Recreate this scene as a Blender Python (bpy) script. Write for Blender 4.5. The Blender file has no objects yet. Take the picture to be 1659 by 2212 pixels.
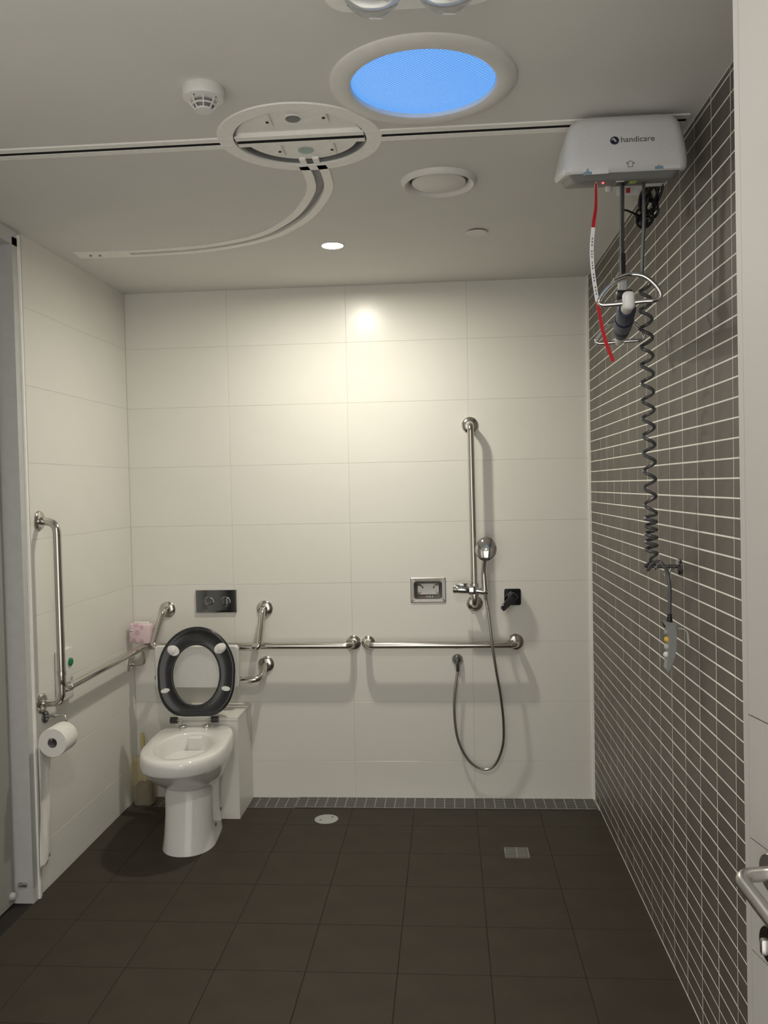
import bpy, bmesh, math, random
from mathutils import Vector, Matrix
random.seed(7)
SC = bpy.context.scene
COL = SC.collection
# ------------------------------------------------------------------ camera, world, exposure
D, XL, XR, H, CAMH = 4.241, -1.615, 0.700, 2.570, 1.569      # back wall, left wall, right wall, ceiling, eye height
FPX = 1843.2
YAW, PITCH, ROLL = -0.07471, -0.02972, -0.02069
def cam_axes():
    cy, sy = math.cos(YAW), math.sin(YAW)
    f = Vector((sy*math.cos(PITCH), cy*math.cos(PITCH), math.sin(PITCH)))
    r = Vector((cy, -sy, 0)); u = r.cross(f)
    return f, r*math.cos(ROLL)+u*math.sin(ROLL), -r*math.sin(ROLL)+u*math.cos(ROLL)
_f, _r, _u = cam_axes()
cd = bpy.data.cameras.new('camera'); cam = bpy.data.objects.new('camera', cd); COL.objects.link(cam)
cd.sensor_fit = 'HORIZONTAL'; cd.sensor_width = 36.0; cd.lens = 36.0*FPX/1659.0; cd.clip_start = 0.02; cd.clip_end = 50
M = Matrix.Identity(4)
for i in range(3):
    M[i][0] = _r[i]; M[i][1] = _u[i]; M[i][2] = -_f[i]
M[0][3], M[1][3], M[2][3] = 0.0, 0.0, CAMH
cam.matrix_world = M
SC.camera = cam
def project(p):
    d = Vector(p)-Vector((0, 0, CAMH)); z = d.dot(_f)
    return 829.5+FPX*d.dot(_r)/z, 1106-FPX*d.dot(_u)/z, z
WORLD = 1.66                                                    # added even fill, standing in for the unmodelled space behind the camera
w = bpy.data.worlds.new('world'); SC.world = w; w.use_nodes = True
w.node_tree.nodes['Background'].inputs[0].default_value = (1.0, 0.965, 0.89, 1)
w.node_tree.nodes['Background'].inputs[1].default_value = WORLD
SC.view_settings.view_transform = 'Standard'; SC.view_settings.look = 'None'
SC.view_settings.gamma = 1.0; SC.view_settings.use_curve_mapping = False
SC.view_settings.exposure = 0.0
SC.cycles.use_adaptive_sampling = True; SC.cycles.adaptive_threshold = 0.04; SC.cycles.max_bounces = 8; SC.cycles.use_denoising = True
LAMP_BACK, LAMP_DOOR, UNIT_GLOW = 1000.0, 1040.0, 3.0                            # downlight lens strengths; last is a glow put on the unlit heat lamp globe
BLUE = 0.95

# ------------------------------------------------------------------ materials
def mat(name, col, rough=0.5, metal=0.0, var=0.04, scale=30.0, bump=0.0, bscale=200.0, emit=None, estr=0.0, trans=0.0, ior=1.45, spec=0.5, coat=0.0, stretch=None):
    m = bpy.data.materials.new(name); m.use_nodes = True
    nt = m.node_tree; b = nt.nodes['Principled BSDF']
    tc = nt.nodes.new('ShaderNodeTexCoord')
    src = tc.outputs['Object']
    if stretch:
        mp = nt.nodes.new('ShaderNodeMapping'); mp.inputs['Scale'].default_value = stretch
        nt.links.new(src, mp.inputs[0]); src = mp.outputs[0]
    if var > 0:
        n = nt.nodes.new('ShaderNodeTexNoise'); n.inputs['Scale'].default_value = scale; n.inputs['Detail'].default_value = 4
        nt.links.new(src, n.inputs['Vector'])
        r = nt.nodes.new('ShaderNodeValToRGB')
        r.color_ramp.elements[0].position = 0.3; r.color_ramp.elements[1].position = 0.7
        r.color_ramp.elements[0].color = tuple(max(0, c*(1-var)) for c in col)+(1,)
        r.color_ramp.elements[1].color = tuple(min(1, c*(1+var)) for c in col)+(1,)
        nt.links.new(n.outputs[0], r.inputs[0]); nt.links.new(r.outputs[0], b.inputs['Base Color'])
    else:
        b.inputs['Base Color'].default_value = tuple(col)+(1,)
    b.inputs['Roughness'].default_value = rough; b.inputs['Metallic'].default_value = metal
    b.inputs['Transmission Weight'].default_value = trans; b.inputs['IOR'].default_value = ior
    b.inputs['Specular IOR Level'].default_value = spec; b.inputs['Coat Weight'].default_value = coat
    if bump > 0:
        n2 = nt.nodes.new('ShaderNodeTexNoise'); n2.inputs['Scale'].default_value = bscale
        nt.links.new(src, n2.inputs['Vector'])
        bp = nt.nodes.new('ShaderNodeBump'); bp.inputs['Strength'].default_value = bump; bp.inputs['Distance'].default_value = 0.002
        nt.links.new(n2.outputs[0], bp.inputs['Height']); nt.links.new(bp.outputs[0], b.inputs['Normal'])
    if emit:
        b.inputs['Emission Color'].default_value = tuple(emit)+(1,); b.inputs['Emission Strength'].default_value = estr
    return m
MT = {}
MT['wall_tile'] = mat('white_wall_tile', (0.78, 0.765, 0.72), 0.28, var=0.015, scale=3, bump=0.03, bscale=60)
MT['wall_grout'] = mat('white_grout', (0.60, 0.585, 0.545), 0.9, var=0.05)
MT['paint'] = mat('white_ceiling_paint', (0.745, 0.735, 0.705), 0.85, var=0.015, scale=4)
MT['wall_paint'] = mat('white_wall_paint', (0.68, 0.67, 0.64), 0.8, var=0.02, scale=3)
MT['mosaic'] = mat('taupe_mosaic', (0.115, 0.101, 0.088), 0.42, var=0.16, scale=9, spec=0.4)
MT['mosaic_grout'] = mat('cream_grout', (0.93, 0.91, 0.85), 0.85, var=0.05, scale=12)
MT['floor_tile'] = mat('dark_brown_floor_tile', (0.048, 0.039, 0.0285), 0.62, var=0.12, scale=7, bump=0.05, bscale=300, spec=0.3)
MT['floor_grout'] = mat('dark_floor_grout', (0.022, 0.018, 0.014), 0.95, var=0.1)
MT['steel'] = mat('polished_stainless_tube', (0.60, 0.575, 0.54), 0.17, 1.0, var=0.03, scale=40)
MT['satin'] = mat('satin_stainless', (0.52, 0.51, 0.49), 0.32, 1.0, var=0.04, scale=60)
MT['chrome'] = mat('chrome_plating', (0.66, 0.66, 0.66), 0.06, 1.0, var=0.0)
MT['dchrome'] = mat('dark_chrome_plating', (0.24, 0.24, 0.25), 0.08, 1.0, var=0.0)
MT['ceramic'] = mat('white_vitreous_china', (0.80, 0.79, 0.77), 0.10, var=0.01, coat=0.3)
MT['white_plastic'] = mat('white_plastic', (0.74, 0.73, 0.71), 0.35, var=0.02)
MT['pvc'] = mat('white_powder_coated_metal', (0.92, 0.91, 0.87), 0.5, var=0.03, scale=60)
MT['trim'] = mat('satin_white_trim', (0.77, 0.755, 0.725), 0.5, var=0.02)
MT['handset'] = mat('grey_handset_plastic', (0.27, 0.275, 0.27), 0.45, var=0.03)
MT['cord'] = mat('grey_coiled_cord', (0.085, 0.085, 0.088), 0.35, var=0.1)
MT['bchrome'] = mat('black_chrome_plating', (0.10, 0.10, 0.11), 0.10, 1.0, var=0.0)
MT['dish'] = mat('brushed_dish_steel', (0.42, 0.41, 0.39), 0.42, 1.0, var=0.05)
MT['slot_grey'] = mat('grey_slot_liner', (0.30, 0.30, 0.31), 0.6, var=0.04)
MT['grey_plastic'] = mat('grey_plastic', (0.22, 0.22, 0.21), 0.45, var=0.03)
MT['lgrey_plastic'] = mat('light_grey_plastic', (0.42, 0.43, 0.42), 0.42, var=0.03)
MT['hoist_shell'] = mat('silver_grey_hoist_shell', (0.74, 0.74, 0.75), 0.42, var=0.03, scale=200)
MT['seat'] = mat('charcoal_seat_plastic', (0.018, 0.019, 0.021), 0.22, var=0.05, coat=0.2)
MT['black'] = mat('black_plastic', (0.012, 0.012, 0.013), 0.4, var=0.1)
MT['blackcord'] = mat('charcoal_cord_rubber', (0.045, 0.045, 0.047), 0.38, var=0.1)
MT['dark'] = mat('dark_cavity', (0.02, 0.019, 0.018), 0.8, var=0.1)  # near-black; stands in for shade in slots and holes, also dark screws
MT['gap_grey'] = mat('grey_recess_metal', (0.20, 0.20, 0.205), 0.6, var=0.05)
MT['navy'] = mat('navy_rubber', (0.022, 0.032, 0.075), 0.45, var=0.1)
MT['red'] = mat('red_webbing', (0.50, 0.012, 0.018), 0.6, var=0.1, scale=300)
MT['tag_white'] = mat('white_fabric_tag', (0.80, 0.80, 0.82), 0.6, var=0.03)
MT['ink'] = mat('grey_print', (0.10, 0.10, 0.12), 0.6, var=0.0)
MT['door_grey'] = mat('grey_laminate_door', (0.33, 0.325, 0.305), 0.45, var=0.02, scale=5)
MT['door_white'] = mat('pale_laminate_door', (0.315, 0.305, 0.29), 0.38, var=0.02, scale=5)
MT['frame'] = mat('pale_grey_gloss_paint', (0.55, 0.55, 0.545), 0.35, var=0.04, scale=25)
MT['paper'] = mat('soft_white_paper', (0.82, 0.80, 0.76), 0.95, var=0.03, scale=80, bump=0.3, bscale=120)
MT['card'] = mat('grey_cardboard_core', (0.30, 0.28, 0.30), 0.9, var=0.06)
MT['green'] = mat('green_button', (0.01, 0.20, 0.075), 0.3, var=0.05)
MT['yellow'] = mat('yellow_button', (0.72, 0.46, 0.05), 0.4, var=0.05)
MT['lime'] = mat('lime_label', (0.42, 0.55, 0.08), 0.5, var=0.05)
MT['mint'] = mat('pale_mint_cap', (0.36, 0.47, 0.43), 0.5, var=0.05)
MT['sticker_blue'] = mat('pale_blue_sticker', (0.22, 0.36, 0.47), 0.5, var=0.05)
MT['logo_blue'] = mat('ink_blue', (0.02, 0.02, 0.05), 0.5, var=0.0)
MT['red_print'] = mat('red_print', (0.55, 0.06, 0.05), 0.5, var=0.0)
MT['brush_handle'] = mat('yellowed_plastic', (0.60, 0.50, 0.20), 0.5, var=0.08)
MT['brown'] = mat('brown_brush_bristles', (0.10, 0.068, 0.022), 0.8, var=0.2, scale=60)
MT['led'] = mat('red_led', (0.6, 0.02, 0.02), 0.4, var=0, emit=(1, 0.05, 0.06), estr=4)
MT['lens'] = mat('lit_downlight_lens', (0.9, 0.85, 0.75), 0.4, var=0, emit=(1.0, 0.95, 0.80), estr=LAMP_BACK)
MT['lens2'] = mat('lit_entry_downlight_lens', (0.9, 0.88, 0.85), 0.4, var=0, emit=(1.0, 0.95, 0.88), estr=LAMP_DOOR)
MT['frost'] = mat('frosted_globe_glow', (0.85, 0.85, 0.83), 0.4, var=0, emit=(1, 0.97, 0.92), estr=UNIT_GLOW)  # faint glow added to a globe that is switched off
MT['glass'] = mat('clear_bulb_glass', (0.93, 0.96, 1.0), 0.02, var=0, trans=1.0, ior=1.12)
MT['silver'] = mat('bulb_silvering', (0.75, 0.77, 0.82), 0.12, 1.0, var=0)
MT['hose'] = mat('braided_steel_hose', (0.42, 0.41, 0.39), 0.28, 1.0, var=0.12, scale=600)
def blue_mat():
    m = bpy.data.materials.new('blue_lit_prismatic_diffuser'); m.use_nodes = True
    nt = m.node_tree; b = nt.nodes['Principled BSDF']
    tc = nt.nodes.new('ShaderNodeTexCoord'); mp = nt.nodes.new('ShaderNodeMapping')
    mp.inputs['Rotation'].default_value = (0, 0, math.radians(38)); nt.links.new(tc.outputs['Object'], mp.inputs[0])
    ws = []
    for d in ('X', 'Y'):
        wv = nt.nodes.new('ShaderNodeTexWave'); wv.bands_direction = d; wv.inputs['Scale'].default_value = 42
        nt.links.new(mp.outputs[0], wv.inputs[0]); ws.append(wv)
    mul = nt.nodes.new('ShaderNodeMath'); mul.operation = 'MULTIPLY'
    nt.links.new(ws[0].outputs['Fac'], mul.inputs[0]); nt.links.new(ws[1].outputs['Fac'], mul.inputs[1])
    rp = nt.nodes.new('ShaderNodeValToRGB')
    rp.color_ramp.elements[0].color = (0.07, 0.265, 0.80, 1); rp.color_ramp.elements[1].color = (0.22, 0.62, 1.0, 1)
    nt.links.new(mul.outputs[0], rp.inputs[0])
    nt.links.new(rp.outputs[0], b.inputs['Emission Color']); b.inputs['Emission Strength'].default_value = BLUE
    b.inputs['Base Color'].default_value = (0.1, 0.15, 0.25, 1); b.inputs['Roughness'].default_value = 0.3
    bp = nt.nodes.new('ShaderNodeBump'); bp.inputs['Strength'].default_value = 0.5; bp.inputs['Distance'].default_value = 0.002
    nt.links.new(mul.outputs[0], bp.inputs['Height']); nt.links.new(bp.outputs[0], b.inputs['Normal'])
    return m
MT['blue'] = blue_mat()
def tissue_mat():
    m = bpy.data.materials.new('pink_floral_film'); m.use_nodes = True
    nt = m.node_tree; b = nt.nodes['Principled BSDF']
    tc = nt.nodes.new('ShaderNodeTexCoord'); v = nt.nodes.new('ShaderNodeTexVoronoi'); v.inputs['Scale'].default_value = 28
    nt.links.new(tc.outputs['Object'], v.inputs['Vector'])
    rp = nt.nodes.new('ShaderNodeValToRGB'); rp.color_ramp.interpolation = 'CONSTANT'
    rp.color_ramp.elements[0].color = (0.62, 0.42, 0.50, 1); rp.color_ramp.elements[1].position = 0.42; rp.color_ramp.elements[1].color = (0.76, 0.60, 0.63, 1)
    nt.links.new(v.outputs['Distance'], rp.inputs[0]); nt.links.new(rp.outputs[0], b.inputs['Base Color'])
    b.inputs['Roughness'].default_value = 0.35
    return m
MT['tissue'] = tissue_mat()
def translucent_mat():
    m = bpy.data.materials.new('clear_yellowed_plastic'); m.use_nodes = True
    nt = m.node_tree; b = nt.nodes['Principled BSDF']
    b.inputs['Base Color'].default_value = (0.80, 0.77, 0.64, 1); b.inputs['Roughness'].default_value = 0.3
    tr = nt.nodes.new('ShaderNodeBsdfTransparent'); tr.inputs[0].default_value = (0.95, 0.9, 0.72, 1)
    mx = nt.nodes.new('ShaderNodeMixShader'); mx.inputs[0].default_value = 0.24
    nt.links.new(tr.outputs[0], mx.inputs[1]); nt.links.new(b.outputs[0], mx.inputs[2])
    nt.links.new(mx.outputs[0], nt.nodes['Material Output'].inputs[0])
    return m
MT['clear'] = translucent_mat()

# ------------------------------------------------------------------ helpers
def V(*a): return Vector(a)
class MB:
    def __init__(s): s.bm = bmesh.new()
    def box(s, x0, x1, y0, y1, z0, z1):
        v = [s.bm.verts.new(p) for p in ((x0,y0,z0),(x1,y0,z0),(x1,y1,z0),(x0,y1,z0),(x0,y0,z1),(x1,y0,z1),(x1,y1,z1),(x0,y1,z1))]
        for f in ((0,3,2,1),(4,5,6,7),(0,1,5,4),(1,2,6,5),(2,3,7,6),(3,0,4,7)): s.bm.faces.new([v[i] for i in f])
        return s
    def rbox(s, c, size, bev=0.003, seg=2, rot=None):
        t = bmesh.new(); bmesh.ops.create_cube(t, size=1)
        bmesh.ops.scale(t, vec=size, verts=t.verts)
        if bev > 0: bmesh.ops.bevel(t, geom=t.edges[:], offset=bev, segments=seg, affect='EDGES', profile=0.5)
        mtx = Matrix.Translation(c) @ (rot.to_4x4() if rot else Matrix.Identity(4))
        bmesh.ops.transform(t, matrix=mtx, verts=t.verts)
        return s.join(t)
    def join(s, t):
        me = bpy.data.meshes.new('t'); t.to_mesh(me); t.free(); s.bm.from_mesh(me); bpy.data.meshes.remove(me); return s
    def loft(s, rings, cap0=True, cap1=True, closed=False):
        R = [[s.bm.verts.new(p) for p in r] for r in rings]; n = len(R[0])
        L = len(R)
        for i in range(L if closed else L-1):
            a, b = R[i], R[(i+1) % L]
            for j in range(n): s.bm.faces.new((a[j], a[(j+1) % n], b[(j+1) % n], b[j]))
        if not closed:
            if cap0: s.bm.faces.new(list(reversed(R[0])))
            if cap1: s.bm.faces.new(R[-1])
        return s
    def frames(s, pts, closed=False):
        n = len(pts); T = []
        for i in range(n):
            if closed: t = pts[(i+1) % n]-pts[i-1]
            else: t = pts[min(i+1, n-1)]-pts[max(i-1, 0)]
            T.append(t.normalized())
        up = V(0, 0, 1) if abs(T[0].z) < 0.9 else V(0, 1, 0)
        N = [(up-T[0]*up.dot(T[0])).normalized()]
        for i in range(1, n):
            v = N[-1]-T[i]*N[-1].dot(T[i]); N.append(v.normalized())
        return T, N
    def tube(s, pts, r, seg=12, closed=False, cap=True):
        pts = [Vector(p) for p in pts]; T, N = s.frames(pts, closed); rings = []
        for i, p in enumerate(pts):
            rr = r[i] if isinstance(r, (list, tuple)) else r
            B = T[i].cross(N[i])
            rings.append([p+(N[i]*math.cos(2*math.pi*k/seg)+B*math.sin(2*math.pi*k/seg))*rr for k in range(seg)])
        return s.loft(rings, cap, cap, closed)
    def strip(s, pts, wid, th, side):
        """rectangular section swept along pts; side = vector (or list) giving the width direction"""
        pts = [Vector(p) for p in pts]; T, _ = s.frames(pts); rings = []
        for i, p in enumerate(pts):
            sd = Vector(side[i] if isinstance(side, list) else side); sd = (sd-T[i]*sd.dot(T[i])).normalized(); nn = T[i].cross(sd)
            wv = wid[i] if isinstance(wid, list) else wid
            rings.append([p+sd*a*wv/2+nn*b*th/2 for a, b in ((-1,-1),(1,-1),(1,1),(-1,1))])
        return s.loft(rings)
    def cyl(s, p0, p1, r0, r1=None, seg=20):
        r1 = r0 if r1 is None else r1
        return s.tube([p0, p1], [r0, r1], seg)
    def lathe(s, prof, org, axis=(0, 0, 1), seg=40, cap0=True, cap1=True):
        org = Vector(org); a = Vector(axis).normalized(); u = a.orthogonal().normalized(); v = a.cross(u)
        return s.loft([[org+a*h+(u*math.cos(2*math.pi*k/seg)+v*math.sin(2*math.pi*k/seg))*r for k in range(seg)] for r, h in prof], cap0, cap1)
    def ringlathe(s, prof, org, axis=(0, 0, 1), seg=56):
        org = Vector(org); a = Vector(axis).normalized(); u = a.orthogonal().normalized(); v = a.cross(u)
        return s.loft([[org+a*h+(u*math.cos(2*math.pi*k/seg)+v*math.sin(2*math.pi*k/seg))*r for k in range(seg)] for r, h in prof], closed=True)
    def prism(s, poly, d0, d1):
        """poly: list of 3D points; extruded from +d0 to +d1 (vectors)"""
        d0, d1 = Vector(d0), Vector(d1)
        return s.loft([[Vector(p)+d0 for p in poly], [Vector(p)+d1 for p in poly]])
    def build(s, name, m, parent=None, smooth=True, ang=38):
        bm = s.bm
        bmesh.ops.recalc_face_normals(bm, faces=bm.faces)
        lim = math.radians(ang)
        for f in bm.faces: f.smooth = smooth
        if smooth:
            for e in bm.edges:
                if len(e.link_faces) == 2 and e.calc_face_angle(0) > lim: e.smooth = False
        off = V(0, 0, 0); q = parent
        while q is not None: off += q.location; q = q.parent
        if parent is not None: bmesh.ops.translate(bm, vec=-off, verts=bm.verts)
        me = bpy.data.meshes.new(name); bm.to_mesh(me); bm.free(); me.materials.append(MT[m] if isinstance(m, str) else m)
        o = bpy.data.objects.new(name, me); COL.objects.link(o)
        if parent is not None: o.parent = parent
        return o
def tag(o, label, cat, group=None, kind=None):
    o['label'] = label; o['category'] = cat
    if group: o['group'] = group
    if kind: o['kind'] = kind
    return o
def thing(name, label, cat, loc, group=None, kind=None):
    o = bpy.data.objects.new(name, None); COL.objects.link(o); o.location = loc; o.empty_display_size = 0.05
    return tag(o, label, cat, group, kind)
def fillet(pts, r, n=7):
    pts = [Vector(p) for p in pts]; out = [pts[0]]
    for i in range(1, len(pts)-1):
        a, b, c = pts[i-1], pts[i], pts[i+1]; u = (a-b); v = (c-b); lu, lv = u.length, v.length; u.normalize(); v.normalize()
        rr = r[i-1] if isinstance(r, (list, tuple)) else r
        th = u.angle(v); t = min(rr/math.tan(th/2), lu*0.49, lv*0.49)
        p0, p1 = b+u*t, b+v*t
        for k in range(n+1):
            s = k/n; out.append(p0*(1-s)**2+b*2*s*(1-s)+p1*s*s)
    out.append(pts[-1]); return out
def spline(pts, n=8):
    P = [Vector(p) for p in pts]; P = [P[0]*2-P[1]]+P+[P[-1]*2-P[-2]]; out = []
    for i in range(1, len(P)-2):
        for k in range(n):
            t = k/n; a, b, c, d = P[i-1], P[i], P[i+1], P[i+2]
            out.append(0.5*((2*b)+(c-a)*t+(2*a-5*b+4*c-d)*t*t+(3*b-a-3*c+d)*t**3))
    out.append(P[-2]); return out
def rrect(cx, cy, w, h, r, n=5):
    out = []
    for sx, sy, a0 in ((1,1,0),(-1,1,90),(-1,-1,180),(1,-1,270)):
        for k in range(n+1):
            a = math.radians(a0+90*k/n); out.append((cx+sx*(w/2-r)+r*math.cos(a), cy+sy*(h/2-r)+r*math.sin(a)))
    return out
def cut(o, cutters):
    tmp = []
    for c in cutters:
        k = c.build('cutter', 'dark', None, False); tmp.append(k)
        md = o.modifiers.new('b', 'BOOLEAN'); md.operation = 'DIFFERENCE'; md.solver = 'EXACT'; md.object = k
    bpy.context.view_layer.update()
    dg = bpy.context.evaluated_depsgraph_get()
    me = bpy.data.meshes.new_from_object(o.evaluated_get(dg)); old = o.data
    o.modifiers.clear(); o.data = me; me.name = old.name
    for f in me.polygons: f.use_smooth = False
    for k in tmp:
        d = k.data; bpy.data.objects.remove(k); bpy.data.meshes.remove(d)
def tile_mesh(name, sx, sy, sz, bev, m):
    """box centred in x,y,z with chamfered edges"""
    t = MB(); t.rbox((0, 0, 0), (sx, sy, sz), bev, 1)
    bm = t.bm; bmesh.ops.recalc_face_normals(bm, faces=bm.faces)
    me = bpy.data.meshes.new(name); bm.to_mesh(me); bm.free(); me.materials.append(MT[m]); return me
_tm = {}
def tile(parent, cx, cy, cz, sx, sy, sz, m, bev=0.0008, name='tile'):
    k = (round(sx, 4), round(sy, 4), round(sz, 4), m)
    if k not in _tm: _tm[k] = tile_mesh(name, sx, sy, sz, bev, m)
    o = bpy.data.objects.new(name, _tm[k]); COL.objects.link(o); o.location = (cx, cy, cz); o.parent = parent
    return o

# ------------------------------------------------------------------ the room shell
Y0 = 0.28                                            # inner face of the doorway wall
# floor
fl = MB().box(XL-0.1, XR+0.1, Y0-0.15, 4.100, -0.10, -0.0014).box(XL-0.1, XR+0.1, 4.100, D+0.1, -0.10, -0.030).build('floor', 'floor_grout', None, False)
tag(fl, 'dark brown square tiled wet room floor', 'floor', kind='structure')
xs = [XL] + [-0.189+0.3*k for k in range(-4, 3)] + [XR]
xs = sorted(x for x in xs if XL <= x <= XR)
ys = [4.100] + [3.898-0.3*k for k in range(0, 13)] ; ys = sorted(y for y in ys if y > Y0) ; ys = [Y0]+ys
G = 0.0028
for i in range(len(xs)-1):
    for j in range(len(ys)-1):
        sx, sy = xs[i+1]-xs[i]-G, ys[j+1]-ys[j]-G
        if sx < 0.01 or sy < 0.01: continue
        tile(fl, (xs[i]+xs[i+1])/2, (ys[j]+ys[j+1])/2, -0.0045+random.uniform(-.0003, .0), sx, sy, 0.009, 'floor_tile')
# door threshold strip of floor in front of the grey door recess
# back wall
bw = MB().box(XL-0.1, XR+0.1, D+0.0010, D+0.2, -0.1, H+0.15).build('wall_back', 'wall_grout', None, False)
tag(bw, 'white tiled back wall behind the toilet and shower rail', 'wall', kind='structure')
DISH = (-0.193, -0.018, 0.988, 1.112)
bx = [XL, -1.089, -0.489, 0.111, XR]; bz = [0.0]+[0.189+0.3*k for k in range(8)]+[H]
g = 0.0015
special = []
for i in range(4):
    for j in range(len(bz)-1):
        o = tile(bw, (bx[i]+bx[i+1])/2, D+0.004, (bz[j]+bz[j+1])/2, bx[i+1]-bx[i]-g, 0.008, bz[j+1]-bz[j]-g, 'wall_tile')
        if i == 2 and j in (3, 4): special.append(o)
dish_cut = lambda: MB().box(DISH[0]+0.012, DISH[1]-0.012, D-0.05, D+0.06, DISH[2]+0.012, DISH[3]-0.012)
for o in special:
    o.data = o.data.copy(); cut(o, [dish_cut()])
cut(bw, [dish_cut()])
# left wall: tiled stretch beyond the grey door, plain stretch before it, head over the door
lw = MB().box(XL-0.2, XL-0.0010, 3.170, D+0.1, -0.1, H+0.15).box(XL-0.2, XL-0.0010, Y0-0.15, 2.10, -0.1, H+0.15).box(XL-0.2, XL-0.0010, 2.10, 3.170, 2.535, H+0.15).build('wall_left', 'wall_grout', None, False)
tag(lw, 'white tiled side wall carrying the angled grab rail', 'wall', kind='structure')
for j in range(len(bz)-1):
    tile(lw, XL-0.004, (3.178+D)/2, (bz[j]+bz[j+1])/2, 0.008, D-3.178-g, bz[j+1]-bz[j]-g, 'wall_tile')
    tile(lw, XL-0.004, (Y0+2.09)/2, (bz[j]+bz[j+1])/2, 0.008, 2.09-Y0-g, bz[j+1]-bz[j]-g, 'wall_tile')
# right wall: taupe mosaic, 300 largest in view as parts, the rest one mesh
rw = MB().box(XR+0.0005, XR+0.2, Y0-0.15, D+0.1, -0.1, H+0.15).build('wall_right', 'mosaic_grout', None, False)
tag(rw, 'taupe mosaic side wall with cream grout lines', 'wall', kind='structure')
RP, CP, MG = 0.04898, 0.1509, 0.0040
rowz = [0.0047+RP*k for k in range(53)]; rowz = [z for z in rowz if z < H-0.012]+[H]
coly = [D-0.001]+[D-0.127-CP*k for k in range(0, 27)]; coly = [y for y in coly if y > Y0]+[Y0]
cells = []
for a in range(len(coly)-1):
    for b in range(len(rowz)-1):
        y1, y0_, z0, z1 = coly[a], coly[a+1], rowz[b], rowz[b+1]
        if y1-y0_ < 0.02 or z1-z0 < 0.008: continue
        cy_, cz_ = (y0_+y1)/2, (z0+z1)/2
        px, py, pz = project((XR, cy_, cz_)) if cy_ > 0.5 else (9e9, 0, 1)
        vis = 0 < px < 1592 and -20 < py < 2230
        cells.append((-(1/pz**3) if vis else 0, cy_, cz_, y1-y0_-MG, z1-z0-MG))
cells.sort(key=lambda c: c[0])
for c in cells[:300]:
    tile(rw, XR+0.003+random.uniform(-.0003, .0003), c[1], c[2], 0.006, c[3], c[4], 'mosaic', 0.0006)
rest = MB()
for c in cells[300:]:
    rest.box(XR+random.uniform(-.0003, .0003), XR+0.006, c[1]-c[3]/2, c[1]+c[3]/2, c[2]-c[4]/2, c[2]+c[4]/2)
o = rest.build('mosaic_tiles', 'mosaic', rw, False); o['kind'] = 'stuff'
# wall round the entrance doorway, opening widened to let the world fill in
fw = MB().box(XL-0.2, -1.30, Y0-0.15, Y0, -0.1, H+0.15).box(0.60, XR+0.2, Y0-0.15, Y0, -0.1, H+0.15).box(-1.30, 0.60, Y0-0.15, Y0, 2.47, H+0.15).build('wall_front', 'wall_paint', None, False)
tag(fw, 'white painted wall round the entrance doorway', 'wall', kind='structure')
# ceiling with real openings
ce = MB().box(XL-0.2, XR+0.2, Y0-0.15, D+0.1, H, H+0.15).build('ceiling', 'paint', None, False)
tag(ce, 'flat white plaster ceiling with hoist track and fittings', 'ceiling', kind='structure')
TT = V(-0.402, 2.452, H); SKY = V(-0.042, 2.150, H); VENT = V(-0.010, 2.845, H); DL = V(-0.455, 3.533, H); DL2 = V(-0.32, 1.00, H)
TY = 2.452
curve = spline([(-0.402, 2.60, H), (-0.400, 2.64, H), (-0.395, 2.735, H), (-0.410, 2.875, H), (-0.478, 3.06, H), (-0.560, 3.205, H), (-0.690, 3.355, H), (-0.85, 3.450, H), (-1.03, 3.505, H), (-1.22, 3.522, H), (-1.39, 3.525, H), (-1.535, 3.515, H)], 6)
def side_of(pts, i):
    t = (pts[min(i+1, len(pts)-1)]-pts[max(i-1, 0)]).normalized(); return V(-t.y, t.x, 0)
def band(pts, a, b, z0, z1):
    """flat strip between side offsets a and b along pts"""
    m = MB(); rings = []
    for i, p in enumerate(pts):
        s = side_of(pts, i)
        rings.append([V(p.x+s.x*a, p.y+s.y*a, z0), V(p.x+s.x*b, p.y+s.y*b, z0), V(p.x+s.x*b, p.y+s.y*b, z1), V(p.x+s.x*a, p.y+s.y*a, z1)])
    m.loft(rings); return m
slot = curve[6:-9]
cut(ce, [MB().cyl(TT-V(0,0,.05), TT+V(0,0,.07), 0.190, seg=64), MB().cyl(SKY-V(0,0,.05), SKY+V(0,0,.06), 0.185, seg=64),
         MB().cyl(VENT-V(0,0,.05), VENT+V(0,0,.10), 0.098, seg=48), MB().cyl(DL-V(0,0,.05), DL+V(0,0,.05), 0.0485, seg=40), MB().cyl(DL2-V(0,0,.05), DL2+V(0,0,.05), 0.0485, seg=40),
         MB().box(XL+0.02, XR-0.02, TY-0.0110, TY+0.0110, H-0.05, H+0.05), band(slot, -0.0135, 0.0135, H-0.05, H+0.05)])
# trims
t1 = thing('trim_1', 'pale grey painted frame round the grey door', 'door frame', (XL-0.05, 3.11, 0), kind='structure')
MB().box(XL-0.150, XL+0.006, 3.112, 3.150, 0.0, 2.535).build('jamb', 'frame', t1, False)
MB().box(XL-0.01, XL+0.013, 3.150, 3.162, 0.0, 2.550).build('bead', 'pvc', t1, False)
MB().box(XL-0.01, XL+0.009, 3.162, 3.178, 0.0, 2.560).build('bead', 'frame', t1, False)
MB().box(XL-0.150, XL+0.006, 2.10, 3.150, 2.505, 2.560).build('head', 'frame', t1, False)
MB().box(XL-0.150, XL+0.006, 2.06, 2.10, 0.0, 2.535).build('jamb', 'frame', t1, False)
MB().box(XL-0.190, XL-0.152, 2.06, 3.165, 0.0, 2.560).build('gap_light_block', 'dark', t1, False)  # unseen dark backing, added to stop light leaking through the door gap
t2 = MB().box(XR-0.010, XR+0.002, D-0.010, D-0.0005, 0.0, H).build('trim_2', 'pvc', None, False)
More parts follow.
